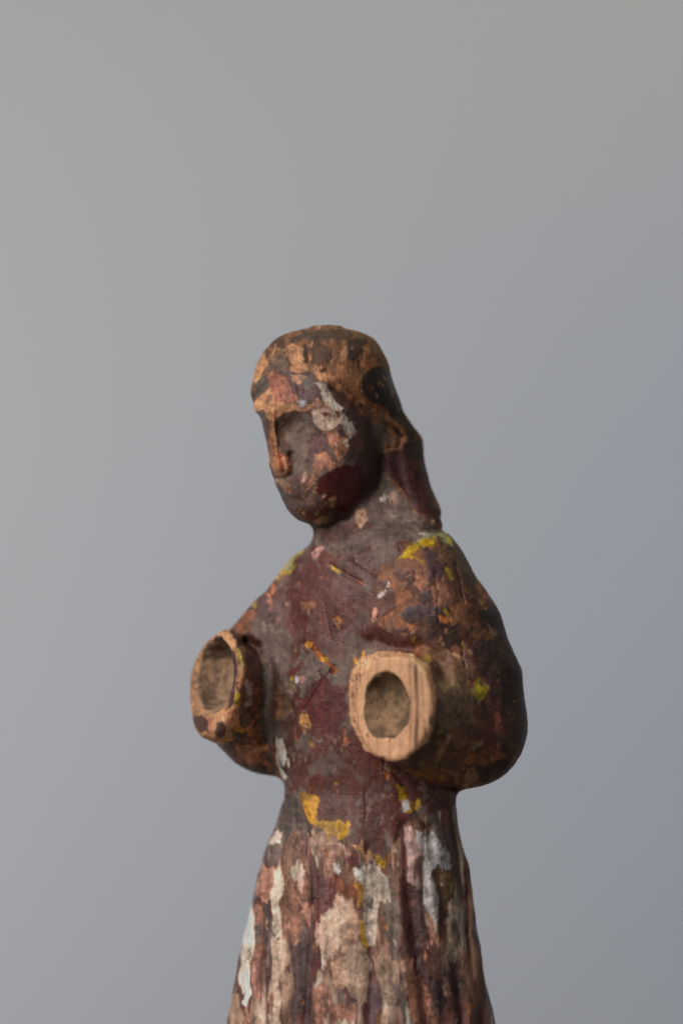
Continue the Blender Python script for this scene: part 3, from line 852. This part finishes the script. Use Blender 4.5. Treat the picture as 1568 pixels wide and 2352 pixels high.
    Dq([(345, 600), (375, 640), (385, 740), (350, 900), (330, 1010), (335, 800)], (186, 168, 154), .6, rag=.6)
    Dq([(195, 700), (245, 680), (240, 820), (260, 860), (230, 1000), (215, 1200), (180, 1200), (190, 1000), (170, 900)], (216, 200, 182), .7)
    Dq([(245, 700), (300, 720), (300, 1000), (290, 1120), (230, 1180), (245, 900)], (158, 106, 90), .3)
    Dq([(330, 870), (400, 890), (400, 1000), (380, 1200), (380, 1300), (320, 1300), (330, 1100)], (196, 166, 146), .6)
    Dq([(270, 680), (330, 680), (330, 880), (300, 960), (300, 800)], (98, 78, 72), .6)
    Dq([(380, 500), (440, 560), (530, 640), (530, 780), (480, 860), (380, 860), (380, 700)], (138, 96, 78), .4)
    Dq([(480, 500), (500, 540), (490, 640), (475, 640)], (200, 160, 146), .6, rag=.6)
    Dq([(480, 690), (530, 680), (550, 760), (520, 800), (490, 740)], (196, 136, 118), .5)
    Dq([(430, 900), (480, 860), (540, 900), (580, 960), (560, 1060), (520, 1100), (480, 1290), (440, 1290), (440, 1050)], (94, 70, 68), .8)
    Dq([(520, 930), (580, 930), (575, 1010), (540, 1070), (520, 1040)], (98, 50, 46), .9)
    Dq([(640, 980), (800, 900), (820, 1020), (760, 1120), (680, 1100), (640, 1080)], (186, 144, 122), .5)
    Dq([(690, 1110), (760, 1120), (760, 1190), (700, 1190)], (104, 66, 62), .8)
    Dq([(810, 1080), (880, 1100), (890, 1220), (860, 1290), (810, 1290), (800, 1180)], (104, 76, 78), .8)
    Dq([(830, 960), (960, 960), (980, 1080), (900, 1110), (850, 1050)], (152, 124, 104), .4)
    Dq([(540, 1110), (600, 1100), (660, 1180), (760, 1200), (760, 1290), (540, 1290)], (152, 106, 90), .3)
    Dq([(990, 1020), (1080, 1040), (1110, 1160), (1180, 1290), (1050, 1290), (1000, 1180)], (140, 92, 72), .3)
    Dq([(1150, 940), (1210, 950), (1220, 1060), (1240, 1130), (1200, 1160), (1150, 1060)], (150, 118, 104), .5)
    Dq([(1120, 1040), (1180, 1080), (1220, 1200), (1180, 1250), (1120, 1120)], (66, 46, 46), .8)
    Dq([(345, 520), (374, 500), (388, 640), (374, 860), (350, 860), (340, 700)], (204, 182, 162), .6)
    Dq([(590, 740), (660, 650), (710, 700), (690, 900), (610, 1000), (560, 900)], (190, 158, 138), .5)
    Dq([(800, 540), (900, 540), (930, 650), (860, 700), (850, 900), (812, 900), (790, 700)], (178, 160, 144), .5)
    Dq([(700, 920), (800, 890), (830, 1010), (800, 1180), (720, 1150)], (180, 148, 126), .5)
    Dq([(1190, 780), (1260, 800), (1290, 950), (1240, 1000), (1200, 900)], (146, 126, 108), .4)
    Dq([(880, 1090), (930, 1060), (960, 1180), (940, 1290), (890, 1290)], (170, 142, 124), .5)
    Dq([(560, 545), (640, 560), (650, 640), (620, 730), (580, 760), (548, 840), (545, 700)], (100, 50, 44), .9, r=.4)
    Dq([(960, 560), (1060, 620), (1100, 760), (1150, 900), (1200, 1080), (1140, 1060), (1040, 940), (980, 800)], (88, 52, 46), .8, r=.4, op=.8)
    # dust caught in the fold lines
    flecks([(600, 1290), (830, 1290), (830, 1700), (680, 1880), (640, 1780)], 60, [(120, 74, 56), (130, 112, 104), (150, 92, 62), (70, 44, 44)], 2.6, seed=9, op=.8)
    flecks([(560, 2000), (690, 1900), (1000, 1960), (1100, 2350), (520, 2350)], 90, ['pink', 'gwhite', 'maroon', 'salmon', 'dust', 'purple', 'orange', 'ptan'], 4.5, 2.6, seed=11, op=.85)
    flecks([(880, 1260), (1050, 1250), (1190, 1560), (1180, 1740), (1040, 1500), (900, 1480)], 60, ['orange', 'dark', 'maroon', 'dust', (140, 100, 60), (60, 40, 36)], 4.5, 1.2, seed=12, op=.8)
    flecks([(990, 1540), (1190, 1560), (1180, 1740), (1000, 1790), (900, 1770)], 34, ['orange', 'dark', 'brown', (150, 96, 66), (60, 40, 36)], 5, 1.0, seed=13, op=.7)
    flecks([(1000, 1530), (1120, 1540), (1130, 1740), (960, 1770)], 46, ['orange', 'dark', (150, 118, 92), 'maroon', (120, 84, 60), 'olive'], 4.5, 1.3, seed=15, h=.5, op=.75)
    flecks([(600, 800), (860, 790), (960, 1000), (760, 900)], 70, ['orange', 'dark', 'brown', (190, 140, 100)], 3.2, 1.7, seed=14, op=.7)
    # everything gets a little grain
    g_ = np.clip(1 + .07 * fine + .09 * mott + .07 * streak + low * (.08 * streak + .06 * fn(12, 60, oct=3)), .5, 1.6)
    COL[:] *= g_[..., None]


paint()
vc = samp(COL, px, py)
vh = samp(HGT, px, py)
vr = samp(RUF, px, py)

# end grain of the two stumps, and the dusty sockets, follow the wood itself
tan = lin((206, 158, 120)); dk = lin((84, 52, 44)); rd = lin((186, 126, 98))
for key, n_, e_ in (('end1', N1, E1), ('end2', N2, E2)):
    m = lab == names.index(key)
    lx = (V - e_) @ unit(np.cross(n_, (0, 0, 1.)))
    if lx[m].size and key == 'end1':
        q = px[m] + 2.0 * np.sin(V[m, 2] * .35)
        zz = V[m, 2]
        line = np.zeros(m.sum())
        for c, wd, a in ((943, 3.5, .6), (956, 5.5, 1.0), (970, 3.5, .55), (981, 3, .35), (922, 3, .25), (846, 3, .2), (868, 4, .3), (896, 3.5, .3)):
            line = np.maximum(line, a * np.exp(-((q - c) / wd) ** 2) * (.85 + .15 * np.sin(zz * .5 + c)))
        band = .25 * ss(.1, 1, np.sin(q * .16) * np.sin(q * .071 + 1))
        col = tan * (1 - band[:, None]) + rd * band[:, None]
        col = col * (1 - line[:, None]) + dk * line[:, None]
        vc[m] = col
        vh[m] = 0.4
        vr[m] = .7
for key in ('sock1', 'sock2'):
    m = lab == names.index(key)
    dd = V[m]
    nz_ = vn(dd, 3.5) + .7 * vn(dd + 7, 1.6) + .5 * vn(dd + 3, .8)
    t = ss(-.8, 1.0, nz_)[:, None]
    vc[m] = lin((98, 78, 60)) * (1 - t) + (lin((150, 118, 90)) if key == 'sock1' else lin((164, 132, 106))) * t
    vh[m] = .3; vr[m] = .9
print('LABELS', {n: int((lab == k).sum()) for k, n in enumerate(names)})
lum = vc.mean(1, keepdims=True)
vc = np.clip(vc * (1.0 + .2 * ss(.08, .35, lum)), 0.004, .8)


# ------------------------------------------------------------------ materials
def new_mat(name):
    m = bpy.data.materials.new(name); m.use_nodes = True
    nt = m.node_tree; nt.nodes.clear()
    out = nt.nodes.new("ShaderNodeOutputMaterial")
    b = nt.nodes.new("ShaderNodeBsdfPrincipled")
    nt.links.new(b.outputs[0], out.inputs[0])
    return m, nt, b


def carved_paint():
    m, nt, b = new_mat("worn_painted_wood")
    N, L = nt.nodes.new, nt.links.new

    def attr(n):
        a = N("ShaderNodeAttribute"); a.attribute_name = n; return a

    def noise(scale, detail, vec, rough=.6):
        n = N("ShaderNodeTexNoise"); n.inputs["Scale"].default_value = scale
        n.inputs["Detail"].default_value = detail; n.inputs["Roughness"].default_value = rough
        L(vec, n.inputs["Vector"]); return n

    def math_(op, a, bb, c=None):
        n = N("ShaderNodeMath"); n.operation = op
        for i, v in enumerate((a, bb, c)):
            if v is None: continue
            if isinstance(v, (int, float)): n.inputs[i].default_value = v
            else: L(v, n.inputs[i])
        return n.outputs[0]
    tc = N("ShaderNodeTexCoord")
    mp = N("ShaderNodeMapping"); mp.inputs["Scale"].default_value = (1000, 1000, 1000)
    L(tc.outputs["Object"], mp.inputs[0])
    mg = N("ShaderNodeMapping"); mg.inputs["Scale"].default_value = (2600, 2600, 260)
    mg.inputs["Rotation"].default_value = (.0, .12, 0)
    L(tc.outputs["Object"], mg.inputs[0])
    ms0 = N("ShaderNodeMapping"); ms0.inputs["Scale"].default_value = (1000, 1000, 600)
    ms0.inputs["Location"].default_value = (31, 17, 5)
    L(tc.outputs["Object"], ms0.inputs[0])
    grain = noise(1.0, 4, mg.outputs[0], .65)
    speck = noise(1.5, 6, mp.outputs[0], .72)
    speck2 = noise(4.5, 3, mp.outputs[0], .6)
    A, Hh, Rr = attr("paint_colour"), attr("paint_height"), attr("paint_roughness")
    # bare wood shows its grain, paint shows only specks
    bare = math_('SUBTRACT', 1.0, Hh.outputs["Fac"])
    gr = math_('MULTIPLY', math_('SUBTRACT', grain.outputs["Fac"], .5), math_('MULTIPLY_ADD', bare, 1.5, .25))
    sp = math_('MULTIPLY_ADD', math_('SUBTRACT', speck.outputs["Fac"], .5), .75, 1.0)
    sp2 = math_('MULTIPLY_ADD', math_('SUBTRACT', speck2.outputs["Fac"], .5), .35, 0.0)
    k = math_('ADD', math_('ADD', sp, sp2), gr)
    pit = noise(1.15, 2, ms0.outputs[0], .5)
    pr = N("ShaderNodeMapRange"); pr.inputs[1].default_value = .66; pr.inputs[2].default_value = .73
    pr.inputs[3].default_value = 1.0; pr.inputs[4].default_value = .5
    L(pit.outputs["Fac"], pr.inputs[0])
    k = math_('MULTIPLY', k, pr.outputs[0])
    mul = N("ShaderNodeVectorMath"); mul.operation = 'SCALE'
    L(A.outputs["Color"], mul.inputs[0]); L(k, mul.inputs["Scale"])
    # thin film of pale dust in specks
    ms = N("ShaderNodeMapping"); ms.inputs["Scale"].default_value = (1000, 1000, 330)
    ms.inputs["Rotation"].default_value = (.0, -.35, 0)
    L(tc.outputs["Object"], ms.inputs[0])
    dn = noise(.8, 7, ms.outputs[0], .75)
    cr = N("ShaderNodeMapRange"); cr.inputs[1].default_value = .52; cr.inputs[2].default_value = .74
    cr.inputs[3].default_value = 0; cr.inputs[4].default_value = .36
    L(dn.outputs["Fac"], cr.inputs[0])
    mx = N("ShaderNodeMix"); mx.data_type = 'RGBA'
    L(cr.outputs[0], mx.inputs[0]); L(mul.outputs[0], mx.inputs[6])
    mx.inputs[7].default_value = (.20, .155, .13, 1)
    L(mx.outputs[2], b.inputs["Base Color"])
    rgh = math_('ADD', Rr.outputs["Fac"], math_('MULTIPLY_ADD', cr.outputs[0], .6, math_('MULTIPLY_ADD', speck.outputs["Fac"], .5, -.30)))
    L(rgh, b.inputs["Roughness"])
    b.inputs["Specular IOR Level"].default_value = .4
    # bump: paint thickness + grain + specks
    b1 = N("ShaderNodeBump"); b1.inputs["Strength"].default_value = 1; b1.inputs["Distance"].default_value = .00036
    L(Hh.outputs["Fac"], b1.inputs["Height"])
    b2 = N("ShaderNodeBump"); b2.inputs["Strength"].default_value = .55; b2.inputs["Distance"].default_value = .00035
    L(math_('ADD', math_('MULTIPLY', grain.outputs["Fac"], math_('MULTIPLY_ADD', bare, .7, .15)), math_('MULTIPLY', speck.outputs["Fac"], .9)), b2.inputs["Height"])
    b3 = N("ShaderNodeBump"); b3.inputs["Strength"].default_value = .8; b3.inputs["Distance"].default_value = .0002
    L(pr.outputs[0], b3.inputs["Height"]); L(b1.outputs[0], b3.inputs["Normal"])
    L(b3.outputs[0], b2.inputs["Normal"])
    L(b2.outputs[0], b.inputs["Normal"])
    return m


WOOD = carved_paint()


def plain_mat(name, col, scale, amt, rough):
    m, nt, b = new_mat(name)
    N, L = nt.nodes.new, nt.links.new
    tc = N("ShaderNodeTexCoord")
    n = N("ShaderNodeTexNoise"); n.inputs["Scale"].default_value = scale; n.inputs["Detail"].default_value = 5
    L(tc.outputs["Object"], n.inputs["Vector"])
    r = N("ShaderNodeValToRGB")
    r.color_ramp.elements[0].color = (*[c * (1 - amt) for c in col], 1)
    r.color_ramp.elements[1].color = (*[c * (1 + amt) for c in col], 1)
    L(n.outputs["Fac"], r.inputs[0]); L(r.outputs[0], b.inputs["Base Color"])
    b.inputs["Roughness"].default_value = rough
    bp = N("ShaderNodeBump"); bp.inputs["Strength"].default_value = .15; bp.inputs["Distance"].default_value = .001
    L(n.outputs["Fac"], bp.inputs["Height"]); L(bp.outputs[0], b.inputs["Normal"])
    return m


def box(name, lo, hi, mat, bevel=0):
    import bmesh
    bm = bmesh.new()
    bmesh.ops.create_cube(bm, size=1)
    for v in bm.verts:
        v.co = Vector([(lo[i] + hi[i]) / 2 + v.co[i] * (hi[i] - lo[i]) for i in range(3)])
    if bevel: bmesh.ops.bevel(bm, geom=bm.edges[:], offset=bevel, segments=3, affect='EDGES')
    me = bpy.data.meshes.new(name); bm.to_mesh(me); bm.free()
    me.materials.append(mat)
    o = bpy.data.objects.new(name, me); C.objects.link(o)
    return o


wall = box("wall", (-2.2, 1.3, -0.75), (2.2, 1.42, 2.0), plain_mat("plaster_grey", (.56, .56, .56), 3.0, .02, .9))
tag(wall, "plain pale grey wall far out of focus behind the figurine", None, "structure")
table = box("table_top", (-.45, -.18, -.03), (.45, .26, 0), plain_mat("table_wood", (.20, .17, .14), 14, .2, .5), .003)
tag(table, "plain table top the figurine stands on", None, "structure")

# ------------------------------------------------------------------ split the surface into the figure's parts
fig = bpy.data.objects.new("wooden_figurine", None)
C.objects.link(fig)
fig.empty_display_size = .02
tag(fig, "armless carved wooden figurine of a woman with worn maroon, white and yellow paint", "figurine")


def part(name, ids, parent, label=None):
    m = np.isin(flab, ids)
    q = Q[m]
    u, inv = np.unique(q, return_inverse=True)
    q = inv.reshape(q.shape)
    me = bpy.data.meshes.new(name)
    me.vertices.add(len(u)); me.vertices.foreach_set("co", (V[u] * MM).astype(np.float32).ravel())
    me.loops.add(q.size); me.loops.foreach_set("vertex_index", q.ravel().astype(np.int32))
    me.polygons.add(len(q))
    me.polygons.foreach_set("loop_start", np.arange(0, q.size, 4, dtype=np.int32))
    me.polygons.foreach_set("use_smooth", np.ones(len(q), bool))
    me.update(calc_edges=True)
    me.validate()
    a = me.attributes.new("paint_colour", 'FLOAT_COLOR', 'POINT')
    a.data.foreach_set("color", np.concatenate([vc[u], np.ones((len(u), 1))], 1).astype(np.float32).ravel())
    for nm, arr in (("paint_height", vh), ("paint_roughness", vr)):
        a = me.attributes.new(nm, 'FLOAT', 'POINT'); a.data.foreach_set("value", arr[u].astype(np.float32))
    me.normals_split_custom_set_from_vertices(NRM[u].tolist())
    me.materials.append(WOOD)
    o = bpy.data.objects.new(name, me); C.objects.link(o)
    o.parent = parent
    if label: o["label"] = label
    return o


# a face belongs to the part most of its corners belong to; tiny islands do not matter
ql = lab[Q]
flab = np.sort(ql, axis=1)[:, 2]
I = names.index
part("face", [I('face')], fig)
part("hair", [I('hair')], fig)
part("neck", [I('neck')], fig)
part("torso", [I('torso')], fig)
part("skirt", [I('skirt')], fig)
for k, lb in (('1', "stub arm nearer the viewer with a pale sawn end"), ('2', "stub arm on the far side with a deep socket")):
    a = part("arm", [I('arm' + k)], fig, lb)
    part("sawn_end", [I('end' + k)], a)
    part("socket", [I('sock' + k)], a)
